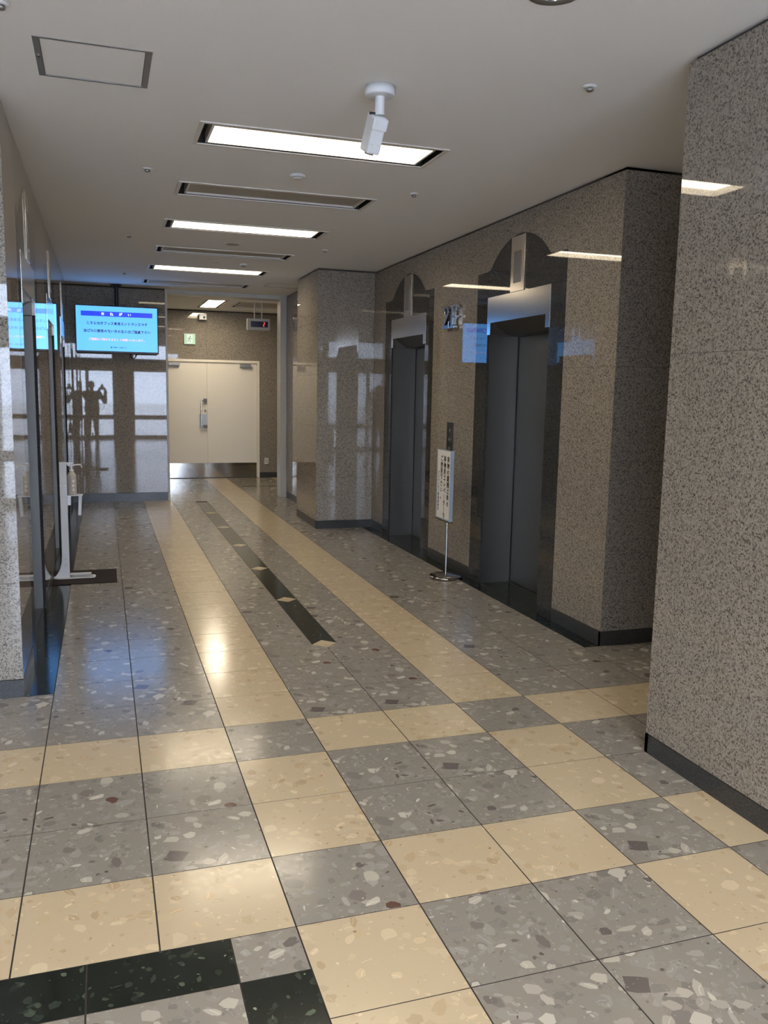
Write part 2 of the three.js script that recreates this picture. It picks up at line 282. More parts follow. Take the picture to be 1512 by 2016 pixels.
// portal frame
const portal = struct('trim_1', 'grey painted metal portal frame in front of the double doors', 'door frame');
mesh('jamb', new RoundedBoxGeometry(0.094, CEIL, 0.25, 2, 0.004).translate(1.252, CEIL / 2, -8.775), M.framePaint, portal);
mesh('jamb', new RoundedBoxGeometry(0.03, CEIL, 0.32, 2, 0.004).translate(-0.433, CEIL / 2, -8.75), M.framePaint, portal);
mesh('head', boxG(-0.418, 1.205, 2.925, CEIL, -8.9, -8.65), M.framePaint, portal);

// ------------------------------------------------------------------ ceiling with real openings for what is set into it
const FIX = [[-0.78, 0.587, -1.19, -0.79, true], [-0.775, 0.587, -2.53, -2.15, false], [-0.775, 0.58, -3.88, -3.5, true], [-0.765, 0.58, -5.26, -4.9, false], [-0.77, 0.575, -6.62, -6.24, true], [-0.77, 0.585, -7.99, -7.62, false]];
const FIX2 = [[0.26, 0.6, -11.12, -9.75, true], [0.78, 2.1, -10.75, -9.83, false]];
const DOWN = [[0.2, 1.122, 'unlit round chrome recessed downlight at the front of the ceiling'], [-1.7, 2.95, 'added unseen chrome downlight above the black floor border of the hall'], [0.2, 2.95, 'added unseen chrome downlight beside the granite pier wall'], [-1.7, 4.8, 'added unseen chrome downlight of the hall in front of the slim door frame'], [0.2, 4.8, 'added unseen chrome downlight of the hall nearest the entrance glazing'], [-3.7, 2.95, 'added unseen chrome downlight at the far left of the hall']];
const HATCH = [[-1.545, -1.08, -0.382, 0.072], [0.79, 1.24, -7.72, -7.27]];
const ceiling = struct('ceiling', 'off-white painted ceiling with recessed strip lights', 'ceiling');
{
  const holes = [...FIX, ...FIX2, ...HATCH].map(([a, b, c, d]) => [[a, c], [a, d], [b, d], [b, c]]);
  const circ = (x, z, r) => Array.from({ length: 36 }, (_, i) => [x + r * Math.cos(-i / 36 * 6.28319), z + r * Math.sin(-i / 36 * 6.28319)]);
  for (const [x, z] of DOWN) holes.push(circ(x, z, 0.075));
  const g = slabG(rect(-7.2, 4.2, -13.4, 7.2), -(CEIL + 0.2), -CEIL, holes); g.rotateX(Math.PI / 2); mesh('ceiling_board', g, M.ceiling, ceiling);
  mesh('roof_slab', boxG(-7.2, 4.2, CEIL + 0.205, CEIL + 0.45, -13.4, 7.2), M.concrete, ceiling);
}
function stripLight(x0, x1, z0, z1, lit, label, group, level = LAMP_LEVEL) {
  const cx = (x0 + x1) / 2, cz = (z0 + z1) / 2, w = x1 - x0, d = z1 - z0, g = thing(lit ? 'strip_light' : 'unlit_strip_light', label, 'ceiling light', [cx, CEIL, cz], 0, group);
  const X = w / 2, Z = d / 2, along = w > d, ex = along ? 0.052 : 0.03, ez = along ? 0.03 : 0.052, t = 0.003;
  mesh('housing', merge([boxG(-X, X, 0.06, 0.065, -Z, Z), boxG(-X, -X + t, 0, 0.06, -Z, Z), boxG(X - t, X, 0, 0.06, -Z, Z), boxG(-X + t, X - t, 0, 0.06, -Z, -Z + t), boxG(-X + t, X - t, 0, 0.06, Z - t, Z)]), M.black, g);
  const ring = (a, b, c2, d2, y0, y1) => { const r = slabG(rect(-a, a, -b, b), -y1, -y0, [rect(-c2, c2, -d2, d2).reverse()]); r.rotateX(Math.PI / 2); return r; };
  mesh('trim', ring(X + 0.016, Z + 0.014, X - 0.008, Z - 0.006, -0.006, 0.0005), M.trimLight, g);
  const a = X - ex, b = Z - ez;
  mesh('lens_frame', ring(a, b, a - 0.014, b - 0.014, -0.001, 0.056), M.trimLight, g);
  mesh('diffuser', boxG(-a + 0.0145, a - 0.0145, lit ? 0.042 : 0.012, lit ? 0.05 : 0.02, -b + 0.0145, b - 0.0145), lit ? M.diffuser : M.offPanel, g);
  if (lit) { const L = new THREE.RectAreaLight(new THREE.Color().setRGB(...LAMP_RGB), level, 2 * a - 0.03, 2 * b - 0.03); L.position.set(0, 0.04, 0); L.rotation.x = -Math.PI / 2; L.name = 'lamp_light'; g.add(L); }
}
stripLight(...FIX[0], 'lit strip light in the ceiling just behind the white security camera', 'lit strip lights of the lift lobby');
stripLight(...FIX[1], 'unlit strip panel in the ceiling next to the white smoke detector', 'unlit strip lights of the lift lobby');
stripLight(...FIX[2], 'lit strip light in the ceiling next to the round grey speaker', 'lit strip lights of the lift lobby');
stripLight(...FIX[3], 'unlit strip panel between the round speaker and the tiny round detectors', 'unlit strip lights of the lift lobby');
stripLight(...FIX[4], 'lit strip light in the lobby ceiling nearest the far portal', 'lit strip lights of the lift lobby');
stripLight(...FIX[5], 'unlit strip panel in the ceiling nearest the portal frame', 'unlit strip lights of the lift lobby');
stripLight(...FIX2[0], 'lit strip light in the ceiling beyond the portal, above the double doors', null, LAMP_LEVEL * 1.8);
stripLight(...FIX2[1], 'grey unlit ceiling panel beyond the portal, above the hanging floor display');
function hatch([x0, x1, z0, z1], label, bold) {
  const g = thing('access_hatch', label, 'ceiling hatch', [(x0 + x1) / 2, CEIL, (z0 + z1) / 2]), X = (x1 - x0) / 2, Z = (z1 - z0) / 2, a = bold ? 0.026 : 0.008, b = bold ? 0.015 : 0.006;
  for (const s of [-1, 1]) { mesh('frame_bar', boxG(s > 0 ? X - a : -X, s > 0 ? X : -X + a, -0.002, 0.05, -Z, Z), M.aluminium, g); mesh('frame_bar', boxG(-X + a, X - a, -0.002, 0.05, s > 0 ? Z - b : -Z, s > 0 ? Z : -Z + b), M.aluminium, g); }
  mesh('cover', boxG(-X + a + 0.002, X - a - 0.002, 0.001, 0.02, -Z + b + 0.002, Z - b - 0.002), M.ceiling, g);
  mesh('lid_back', boxG(-X, X, 0.05, 0.055, -Z, Z), M.black, g);
  if (bold) mesh('latch', new THREE.CylinderGeometry(0.006, 0.006, 0.006, 12).translate(-X + 0.013, -0.003, 0.02), M.chrome, g);
}
hatch(HATCH[0], 'square ceiling hatch with a wide aluminium frame beside the left wall', true);
hatch(HATCH[1], 'thin-framed ceiling hatch beside the square pillar', false);

// ------------------------------------------------------------------ lifts: dark stone surround, steel header, reveals and doors
let doorCount = 1;
function lift(x, z, ry, label) {
  const g = struct(`door_${++doorCount}`, label, 'elevator', [x, 0, z], ry);
  for (const s of [-1, 1]) mesh('jamb_stone', s < 0 ? boxG(-ARCH_W, -0.512, 0, 2.389, -0.02, 0.0005, rr(0, 3)) : boxG(0.512, ARCH_W, 0, 2.389, -0.02, 0.0005, rr(0, 3)), M.darkStone, g);
  mesh('arch_stone', slabG([[-ARCH_W, 2.391], [ARCH_W, 2.391], [ARCH_W, ARCH_H], [0.53, ARCH_H], ...arcPts().reverse(), [-0.53, ARCH_H], [-ARCH_W, ARCH_H]], -0.02, 0.0005), M.darkStone, g);
  mesh('header', slabG([[-0.52, 2.09], [-0.457, 2.09], [-0.457, 2.185], [0.457, 2.185], [0.457, 2.09], [0.52, 2.09], [0.52, 2.39], [-0.52, 2.39]], -0.019, 0.003, [], 0.001), M.steel, g);
  const so = slabG([[0.0195, 2.186], [0.16, 2.096], [0.286, 2.091], [0.286, 2.39], [0.0195, 2.39]], -0.457, 0.457); so.rotateY(Math.PI / 2);
  mesh('soffit', so, M.steelDark, g);
  for (const s of [-1, 1]) {
    mesh('reveal', s < 0 ? boxG(-0.53, -0.511, 0, 2.09, -0.3, -0.0205) : boxG(0.511, 0.53, 0, 2.09, -0.3, -0.0205), M.steelDark, g);
    mesh('head_cheek', s < 0 ? boxG(-0.53, -0.4575, 2.091, 2.39, -0.3, -0.0205) : boxG(0.4575, 0.53, 2.091, 2.39, -0.3, -0.0205), M.steelDark, g);
    mesh('door_panel', s < 0 ? boxG(-0.501, -0.0015, 0.006, 2.088, -0.32, -0.289) : boxG(0.0015, 0.501, 0.006, 2.088, -0.32, -0.289), M.steelDark, g);
  }
  for (const s of [-1, 1]) mesh('gap_shade_strip', s < 0 ? boxG(-0.5105, -0.497, 0.004, 2.086, -0.289, -0.285) : boxG(0.497, 0.5105, 0.004, 2.086, -0.289, -0.285), M.black, g);  // black strips paint the shade of the gap between reveal and door
  mesh('sill', boxG(-0.51, 0.51, -0.002, 0.002, -0.289, -0.27), M.steelDark, g);
  mesh('shaft_back', boxG(-0.53, 0.53, 0, 2.4, -0.36, -0.33), M.black, g);
  const lan = mesh('hall_lantern', new RoundedBoxGeometry(0.226, 0.412, 0.008, 2, 0.002).translate(0, 2.596, 0.004), M.steel, g);
  mesh('lens', new RoundedBoxGeometry(0.118, 0.235, 0.012, 4, 0.005).translate(0, 2.572, 0.006), M.lanternLens, lan);
}
lift(1.715, -2.06, RY_R, 'lift doorway in a dark arched stone surround beside the side passage');
lift(1.715, -4.52, RY_R, 'lift doorway in a dark arched stone surround beside the square pillar');
lift(XL, -2.06, RY_L, 'left wall lift doorway beside the daylit granite wall end');
lift(XL, -4.52, RY_L, 'left wall lift doorway just past the hand sanitiser stand');
lift(XL, -6.98, RY_L, 'left wall lift doorway beside the hanging screen');

// ------------------------------------------------------------------ entrance glazing behind the viewer and the pavement outside
const bays = [[-4.3, -2.75], [-2.6, -1.0], [-0.35, 1.0]];
const facade = struct('wall_entrance', 'entrance front with dark frames around tall glazing', 'wall');
for (const [a, b] of [[-6.95, -4.3], [-2.75, -2.6], [-1.0, -0.35]]) mesh('pier', boxG(a, b, 0, CEIL, 6.9, 7.2), a < -5 ? M.plaster : M.frameDark, facade);
bays.forEach(([a, b], i) => {
  const w = struct(`window_${i + 1}`, ['glazed bay at the hall side of the entrance front', 'glazed bay with a slim door frame in the entrance front', 'glazed bay between the wide mullion and the granite pier'][i], 'window');
  for (const [c, d] of [[0, 0.1], [0.6, 0.74], [2.1, 2.5], [2.92, CEIL]]) mesh('rail', boxG(a, b, c, d, 6.98, 7.1), M.frameDark, w);
  for (const [c, d] of [[0.1, 0.6], [0.74, 2.1], [2.5, 2.92]]) mesh('pane', boxG(a, b, c, d, 7.035, 7.045), M.glass, w);
  if (i === 1) for (const x of [-2.15, -1.75]) mesh('mullion', boxG(x - 0.05, x + 0.05, 0.1, 2.1, 7.046, 7.1), M.frameDark, w);
});
tag(mesh('pavement', boxG(-40, 40, -0.2, -0.02, 7.2, 70), std({ color: lin(0.7, 0.69, 0.67), roughness: 0.9 })), 'pale paving outside the entrance glazing', 'pavement', null, 'structure');

// ------------------------------------------------------------------ stroke lettering (x right, y down on a 20 by 20 grid)
const GL = {
  お: '3 5 13 5;7 1 7 16 4 17 3 14 8 10 14 9 17 12 15 17 11 17;15 3 18 6', ね: '6 1 6 19;2 5 8 5 2 15;6 9 12 5 16 7 17 13 14 18 11 16 14 14 19 18', か: '2 6 12 6 13 9 11 17 8 17;8 1 6 10 2 18;15 5 18 11', い: '3 4 3 12 6 17 8 14;14 5 17 9 18 13', こ: '4 4 15 4 12 7;3 13 5 17 17 17', ち: '2 5 16 5;8 1 5 12 12 9 17 12 14 17 7 18',
  ら: '7 1 12 4;6 6 4 14 11 10 16 13 13 18 6 18', は: '4 2 3 10 4 18;9 6 19 6;14 2 14 16 11 18 9 15 13 14 19 18', オ: '2 6 18 6;12 1 12 18 9 17;11 7 2 16', フ: '3 3 17 3 14 12 6 18', ィ: '16 7 6 14;11 11 11 19', ス: '3 3 15 3 9 12 2 18;10 11 18 18', エ: '4 4 16 4;10 4 10 16;2 16 18 16', ン: '3 4 7 7;3 17 11 14 18 6', ト: '7 1 7 19;7 8 15 12', ラ: '4 3 16 3;3 8 17 8 13 15 6 18',
  て: '2 4 17 4 10 9 9 14 14 18', す: '2 5 18 5;11 1 11 12 8 13 8 9 11 9 11 14 7 19', ヒ: '5 2 5 17 16 17;15 5 5 10', ル: '6 3 6 11 2 17;12 3 12 17 18 11', に: '4 2 3 10 4 18;9 5 17 5;9 13 11 17 18 16', の: '10 4 8 13 5 16 3 12 7 5 13 4 17 10 15 16 11 18', な: '2 5 11 5;7 1 3 11;14 4 18 7;13 9 13 15 10 18 7 15 12 14 18 18', さ: '3 6 17 5;9 1 14 11;4 12 6 17 14 18',
  と: '6 2 8 9;16 6 6 11 5 16 15 18', を: '3 4 15 4;9 1 4 10 10 8 11 14;17 8 8 13 8 17 16 18', よ: '10 5 17 5;10 1 10 15 6 18 3 15 9 14 17 18', ろ: '4 3 15 3 4 12 12 8 17 12 14 17 8 18', し: '6 2 6 15 10 18 16 14', く: '14 2 5 9 15 18', た: '2 5 11 5;7 1 3 18;11 10 17 9;11 15 13 18 18 17', ま: '3 5 17 5;3 9 17 9;10 1 10 15 6 18 4 15 10 14 17 18', '。': '5 15 8 15 8 18 5 18 5 15',
  レ: '6 2 6 17 17 9', ヘ: '1 13 7 6 19 15', ー: '10 2 10 18', タ: '8 1 3 9;7 4 16 4 12 12 4 19;6 8 13 13', セ: '2 8 17 6 13 11;7 2 7 15 9 17 17 17',
  専: '3 4 17 4;5 6 15 6 15 11 5 11 5 6;5 8 15 8;10 1 10 12;2 13 18 13;13 11 13 19 11 18;6 15 8 17', 用: '4 2 4 14 2 19;4 2 16 2 16 19 14 19;4 7 16 7;4 12 16 12;10 2 10 19', 当: '10 1 10 7;4 2 6 6;16 2 14 6;3 8 17 8 17 18 3 18;3 13 17 13', 御: '5 1 1 5;5 6 1 10;3 9 3 19;8 1 7 5;7 4 12 4;6 8 13 8;10 4 10 16;8 11 8 17;6 17 13 16;10 12 13 12;14 3 19 3 19 13 17 13;14 3 14 19',
  方: '10 1 10 4;2 5 18 5;8 5 7 12 3 18;7 9 15 9 14 18 11 17', 立: '10 1 10 4;3 5 17 5;6 8 8 15;14 8 12 15;2 17 18 17', 入: '7 2 10 3 10 6 2 18;10 6 18 18', 遠: '2 2 4 4;1 8 4 8 4 15;1 18 4 15 8 18 19 18;12 1 12 7;8 3 16 3;7 6 18 6;9 8 15 8 15 11 9 11 9 8;12 11 12 17;12 13 8 16;13 12 17 16',
  慮: '10 1 10 4;10 2 15 2;3 5 17 5;3 5 3 12 1 18;5 7 14 7;7 5 7 8 14 8;5 10 15 10 15 14 5 14 5 10;5 12 15 12;10 10 10 14;5 16 4 19;8 15 8 18 14 18;16 15 18 18', 下: '2 3 18 3;10 3 10 19;11 8 15 11', 理: '1 3 8 3;1 9 7 9;4 3 4 15;1 16 8 14;10 2 18 2 18 10 10 10 10 2;10 6 18 6;14 2 14 18;9 14 19 14;9 18 20 18',
  解: '4 1 1 6;4 2 8 2 6 5;2 6 2 15 1 19;2 6 9 6 9 19;2 10 9 10;2 14 9 14;5 6 5 15;11 2 18 2 17 8;14 2 12 8;12 10 11 13;11 12 19 12;10 15 20 15;15 10 15 19', 協: '3 1 3 19;1 6 6 6;8 4 18 4 17 8;13 1 10 9;7 12 12 12 11 18;9 10 7 18;13 12 19 12 18 18;16 10 13 18', 力: '3 6 16 6 15 17 12 17;9 1 8 10 3 18',
  願: '2 2 10 2;2 2 2 14 1 19;6 3 5 5;4 5 9 5 9 10 4 10 4 5;4 7 9 7;6 10 6 18;4 12 3 16;8 12 9 16;12 2 20 2;15 2 15 5;12 5 19 5 19 14 12 14 12 5;12 8 19 8;12 11 19 11;14 14 11 19;17 14 20 19', 荷: '2 4 18 4;6 1 6 7;14 1 14 7;5 7 1 13;3 11 3 19;7 9 19 9;16 9 16 18 14 18;8 12 13 12 13 16 8 16 8 12', 物: '5 1 5 19;3 4 2 8;2 7 9 7;1 13 9 11;12 1 10 8;11 5 19 5 18 18 15 18;14 6 10 15;17 6 12 18',
  運: '2 2 4 4;1 8 4 8 4 15;1 18 4 15 8 18 19 18;7 4 7 2 18 2 18 4;7 5 18 5;8 7 17 7 17 12 8 12 8 7;8 9 17 9;12 3 12 16;7 14 18 14', 搬: '1 5 7 5;4 1 4 18 2 18;1 12 7 9;9 3 9 14 8 19;9 3 13 3 13 18;8 10 14 10;11 5 11 8;15 2 19 2 19 6;15 2 15 6;14 9 19 9 14 19;15 11 20 19', 奥: '10 0 10 2;4 3 4 11;4 3 16 3 16 11;6 6 14 6;10 4 10 11;7 7 6 9;13 7 14 9;2 13 18 13;10 11 3 19;11 13 17 19',
  使: '5 1 1 9;3 7 3 19;7 4 19 4;8 7 18 7 18 11 8 11 8 7;13 1 13 11 7 19;9 12 19 19', 管: '4 0 1 5;4 3 9 3;13 0 11 5;12 3 19 3;3 8 3 6 17 6 17 8;6 9 6 19;6 9 14 9 14 12 6 12;6 14 15 14 15 18 6 18', 事: '2 3 18 3;5 5 15 5 15 8 5 8 5 5;3 10 16 10 16 15;1 12 19 12;3 15 16 15;10 1 10 19 8 18', 務: '2 2 8 2 5 6;3 4 6 6;1 8 9 8 7 11;5 8 5 18 3 18;4 10 1 15;13 1 11 6;12 4 19 4 11 10;12 5 19 10;11 12 18 12 17 18 15 18;14 11 10 19', 所: '2 3 9 3;3 6 8 6 8 11 3 11;3 6 3 13 1 18;18 2 12 4;12 4 12 12 10 19;12 9 19 9;16 9 16 19',
};
const VOICED = { が: ['か', 15, 1], で: ['て', 14, 8], ご: ['こ', 16, 1], ビ: ['ヒ', 16, 1], ベ: ['ヘ', 13, 3] };
function glyph(c, ch, x, y, s, weight) {
  const v = VOICED[ch], src = GL[v ? v[0] : ch]; if (!src) return; const k = s / 20, round = ch.charCodeAt(0) >= 0x3041 && ch.charCodeAt(0) <= 0x3096;
  c.lineWidth = weight; c.lineCap = 'round'; c.lineJoin = 'round';
  for (const st of src.split(';')) {
    const p = st.split(' ').map(Number), n = p.length / 2, X = (i) => x + p[2 * i] * k, Y = (i) => y + p[2 * i + 1] * k; c.beginPath(); c.moveTo(X(0), Y(0));
    for (let i = 1; i < n; i++) { if (round && i < n - 1 && n > 2) c.quadraticCurveTo(X(i), Y(i), i === n - 2 ? X(i + 1) : (X(i) + X(i + 1)) / 2, i === n - 2 ? Y(i + 1) : (Y(i) + Y(i + 1)) / 2); else c.lineTo(X(i), Y(i)); }
    c.stroke();
  }
  if (v) for (const [dx, dy] of [[0, 0], [3, -1]]) { c.beginPath(); c.moveTo(x + (v[1] + dx) * k, y + (v[2] + dy) * k); c.lineTo(x + (v[1] + dx + 2) * k, y + (v[2] + dy + 3) * k); c.stroke(); }
}
function rowText(c, str, cx, y, s, pitch, weight) { const ch = [...str]; ch.forEach((q, i) => glyph(c, q, cx + (i - (ch.length - 1) / 2) * pitch - s / 2, y, s, weight)); }
function colText(c, str, cx, y, s, pitch, weight) { [...str].forEach((q, i) => glyph(c, q, cx - s / 2, y + i * pitch, s, weight)); }
function canvas(w, h, paint) { const cv = document.createElement('canvas'); cv.width = w; cv.height = h; const c = cv.getContext('2d'); paint(c, w, h); const t = new THREE.CanvasTexture(cv); t.colorSpace = THREE.SRGBColorSpace; t.anisotropy = 8; return t; }
function face(w, h) { return new THREE.PlaneGeometry(w, h); }

// ------------------------------------------------------------------ hanging screen
{
  const g = thing('information_screen', 'wall-size flat screen hung from a ceiling pole showing a blue notice', 'screen', [-1.097, 2.387, -8.36]);
  const W = 1.052, H = 0.592;
  const art = canvas(1024, 576, (c, w, h) => {
    c.fillStyle = '#4c9cf2'; c.fillRect(0, 0, w, h); c.fillStyle = '#0428c8'; c.fillRect(62, 66, w - 124, 62);
    c.strokeStyle = '#d8ecff'; rowText(c, 'おねがい', w / 2 - 12, 76, 42, 112, 6);
    c.strokeStyle = '#05204f'; rowText(c, 'こちらはオフィス専用エントランスです', w / 2, 198, 40, 43, 6.5); rowText(c, '当ビルに御用のない方の立入はご遠慮下さい', w / 2, 298, 40, 42.5, 6.5);
    c.strokeStyle = '#f2a0a6'; rowText(c, 'ご理解とご協力をよろしくお願いいたします。', w / 2, 410, 32, 34.5, 4);
    c.fillStyle = '#17428c'; c.beginPath(); c.arc(432, 527, 11, 0, 7); c.fill(); c.strokeStyle = '#17428c'; c.lineWidth = 4; for (let i = 0; i < 4; i++) c.strokeRect(458 + i * 13, 521, 8, 11); rowText(c, '所用ビル', 580, 517, 20, 25, 3);
  });
  mesh('cabinet', new RoundedBoxGeometry(W + 0.03, H + 0.04, 0.055, 3, 0.006).translate(0, -0.004, -0.03), M.navy, g);
  const scr = mesh('display_panel', face(W, H).translate(0, 0.002, -0.0015), std({ color: 0x000000, roughness: 0.25, emissive: 0xffffff, emissiveMap: art, emissiveIntensity: 1.4 }), g); tag(scr, 'glowing pale blue notice with a dark blue title bar');
  mesh('pole', rod([0, H / 2, -0.05], [0, CEIL - 2.387, -0.05], 0.026), M.navy, g);
  mesh('ceiling_plate', new THREE.CylinderGeometry(0.07, 0.075, 0.02, 24).translate(0, CEIL - 2.387 - 0.01, -0.05), M.navy, g);
  mesh('bracket', boxG(-0.11, 0.11, -0.15, 0.34, -0.09, -0.058), M.navy, g);
  mesh('cable', new THREE.TubeGeometry(new THREE.CatmullRomCurve3([[0.17, -0.28, -0.06], [0.17, -0.36, -0.05], [0.205, -0.385, -0.05], [0.24, -0.35, -0.05], [0.245, -0.28, -0.06]].map((p) => new THREE.Vector3(...p))), 24, 0.006, 8), M.black, g);
  const L = new THREE.RectAreaLight(lin(0.16, 0.46, 1.0), 0.9, W, H); L.position.set(0, 0, 0.004); L.rotation.y = Math.PI; g.add(L); L.name = 'screen_light';
}

// ------------------------------------------------------------------ cream double doors
{
  const d = struct('door_1', 'cream double doors with steel kick plates and one long pull handle', 'door', [0, 0, -11.65]);
  for (const b of [[-0.468, -0.424, 0, 2.125], [1.374, 1.418, 0, 2.125], [-0.424, 1.374, 2.082, 2.125]]) mesh('frame', boxG(b[0], b[1], b[2], b[3], -0.12, 0.012), M.doorPaint, d);
  const leaf = (a, b) => mesh('leaf', boxG(a, b, 0.006, 2.079, -0.06, -0.012), M.doorPaint, d);
  const l1 = leaf(-0.421, 0.4745), l2 = leaf(0.4775, 1.371);
  for (const [l, a, b] of [[l1, -0.415, 0.469], [l2, 0.483, 1.365]]) mesh('kick_plate', boxG(a, b, 0.01, 0.275, -0.012, -0.0095), M.kick, l);
  for (const [l, a] of [[l1, -0.2], [l2, 1.06]]) { const c = mesh('door_closer', new RoundedBoxGeometry(0.2, 0.06, 0.055, 2, 0.01).translate(a + 0.1, 2.035, 0.018), M.aluminium, l); }
  const hd = mesh('pull_handle', merge([rod([0.365, 0.93, 0.05], [0.365, 1.41, 0.05], 0.011), rod([0.365, 1.4, 0.05], [0.45, 1.4, 0.03], 0.009), rod([0.365, 0.94, 0.05], [0.45, 0.94, 0.03], 0.009)]), M.chrome, l1);
  mesh('handle_plate', boxG(0.405, 0.468, 1.375, 1.435, -0.012, 0.03), M.bronze, l1); mesh('handle_plate', boxG(0.405, 0.468, 0.905, 0.965, -0.012, 0.03), M.bronze, l1);
  mesh('lock', new THREE.CylinderGeometry(0.018, 0.018, 0.012, 20).rotateX(Math.PI / 2).translate(0.44, 1.22, -0.006), M.bronze, l1);
  tag(mesh('cover_sheet', boxG(0.325, 0.468, 0.9, 1.16, -0.012, -0.009), M.paleBlue, l1), 'pale blue sheet behind the handle');
}

// ------------------------------------------------------------------ things on the walls and in the far vestibule
{
  const g = thing('exit_sign_reflection', 'painted reflection of a small green exit sign on the granite above the double doors', 'sign', [0.177, 2.475, -11.648]);  // plate painted pale to imitate an exit sign mirrored in the stone
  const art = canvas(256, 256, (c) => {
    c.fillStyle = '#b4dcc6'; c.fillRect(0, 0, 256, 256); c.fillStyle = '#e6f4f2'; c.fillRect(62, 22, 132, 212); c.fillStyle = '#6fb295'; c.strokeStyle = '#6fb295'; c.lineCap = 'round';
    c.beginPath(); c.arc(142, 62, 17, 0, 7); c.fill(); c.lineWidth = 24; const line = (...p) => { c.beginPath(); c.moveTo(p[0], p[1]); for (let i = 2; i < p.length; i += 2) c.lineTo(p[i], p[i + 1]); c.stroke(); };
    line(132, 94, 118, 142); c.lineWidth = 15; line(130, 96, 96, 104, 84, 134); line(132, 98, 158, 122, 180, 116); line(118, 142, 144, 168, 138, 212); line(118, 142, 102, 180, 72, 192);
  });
  mesh('reflection_plate', new RoundedBoxGeometry(0.194, 0.184, 0.024, 2, 0.003).translate(0, 0, 0.012), M.whitePlastic, g);
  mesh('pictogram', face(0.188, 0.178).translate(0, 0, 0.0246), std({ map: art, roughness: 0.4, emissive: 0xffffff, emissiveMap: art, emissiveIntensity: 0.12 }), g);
}
{
  const g = thing('wall_outlet', 'small wall outlet low on the granite right of the double doors', 'outlet', [1.545, 0.3, -11.648]);
  mesh('plate', new RoundedBoxGeometry(0.075, 0.12, 0.01, 2, 0.003).translate(0, 0, 0.005), M.trimLight, g); mesh('socket', boxG(-0.02, 0.02, -0.035, 0.035, 0.01, 0.013), M.framePaint, g); mesh('lip', boxG(-0.034, 0.034, -0.064, -0.056, 0.001, 0.02), M.black, g);
}
{
  const g = thing('floor_display', 'hanging lift floor display on two rods with a red digit 2', 'display', [1.07, 2.635, -9.75], -0.06);
  const art = canvas(512, 180, (c, w, h) => { c.fillStyle = '#02020a'; c.fillRect(0, 0, w, h); c.strokeStyle = '#ff5040'; c.lineWidth = 13; c.lineJoin = 'round'; c.beginPath(); for (const [x, y] of [[378, 40], [420, 34], [416, 86], [376, 94], [372, 146], [416, 140]]) c.lineTo(x, y); c.stroke(); });
  mesh('case', new RoundedBoxGeometry(0.362, 0.178, 0.07, 3, 0.006), M.framePaint, g);
  mesh('readout', face(0.27, 0.092).translate(0.012, 0.002, 0.0355), std({ color: 0x000000, roughness: 0.2, emissive: 0xffffff, emissiveMap: art, emissiveIntensity: 1.3 }), g);
  for (const x of [-0.06, 0.055]) mesh('rod', rod([x, 0.085, 0], [x, CEIL - 2.635, 0], 0.009, 12), M.framePaint, g);
}
{
  const g = thing('security_camera', 'small white box camera high on the wall above the double doors', 'camera', [0.4, 2.86, -11.65]);
  mesh('body', new RoundedBoxGeometry(0.13, 0.1, 0.11, 2, 0.01).translate(0, 0, 0.09), M.whitePlastic, g); mesh('bracket', boxG(-0.02, 0.02, -0.02, 0.02, 0, 0.04), M.whitePlastic, g); mesh('lens', new THREE.CylinderGeometry(0.02, 0.02, 0.012, 20).rotateX(Math.PI / 2).translate(0.02, -0.01, 0.148), M.black, g);
}
{
  const font = await new FontLoader().loadAsync('fonts/droid/droid_serif_bold.typeface.json');
  const g = thing('floor_number', 'raised steel letters 2F on the granite between the two lifts', 'sign', [1.715, 2.19, -3.435], RY_R);
  let x = 0; for (const ch of ['2', 'F']) { const t = new TextGeometry(ch, { font, size: 0.2, depth: 0.035, curveSegments: 12, bevelEnabled: true, bevelSize: 0.0015, bevelThickness: 0.0015, bevelSegments: 2 }); t.computeBoundingBox(); const b = t.boundingBox; t.translate(x - b.min.x, 0, 0.012); const m = mesh(ch === '2' ? 'digit' : 'letter', t, M.letter, g); x += b.max.x - b.min.x + 0.018; mesh('standoff', rod([x - 0.1, 0.09, 0], [x - 0.1, 0.09, 0.013], 0.006, 10), M.chrome, g); }
}
{
  const g = thing('call_button_panel', 'slim dark steel lift call plate behind the signboard stand', 'button panel', [1.715, 0.9, -3.297], RY_R);
  mesh('plate', new RoundedBoxGeometry(0.15, 0.445, 0.006, 2, 0.002).translate(0, 0.2225, 0.003), M.callPlate, g);
  for (const y of [0.37, 0.29, 0.205]) mesh('button', new THREE.CylinderGeometry(0.018, 0.018, 0.007, 24).rotateX(Math.PI / 2).translate(0.005, y, 0.008), M.chrome, g);
}
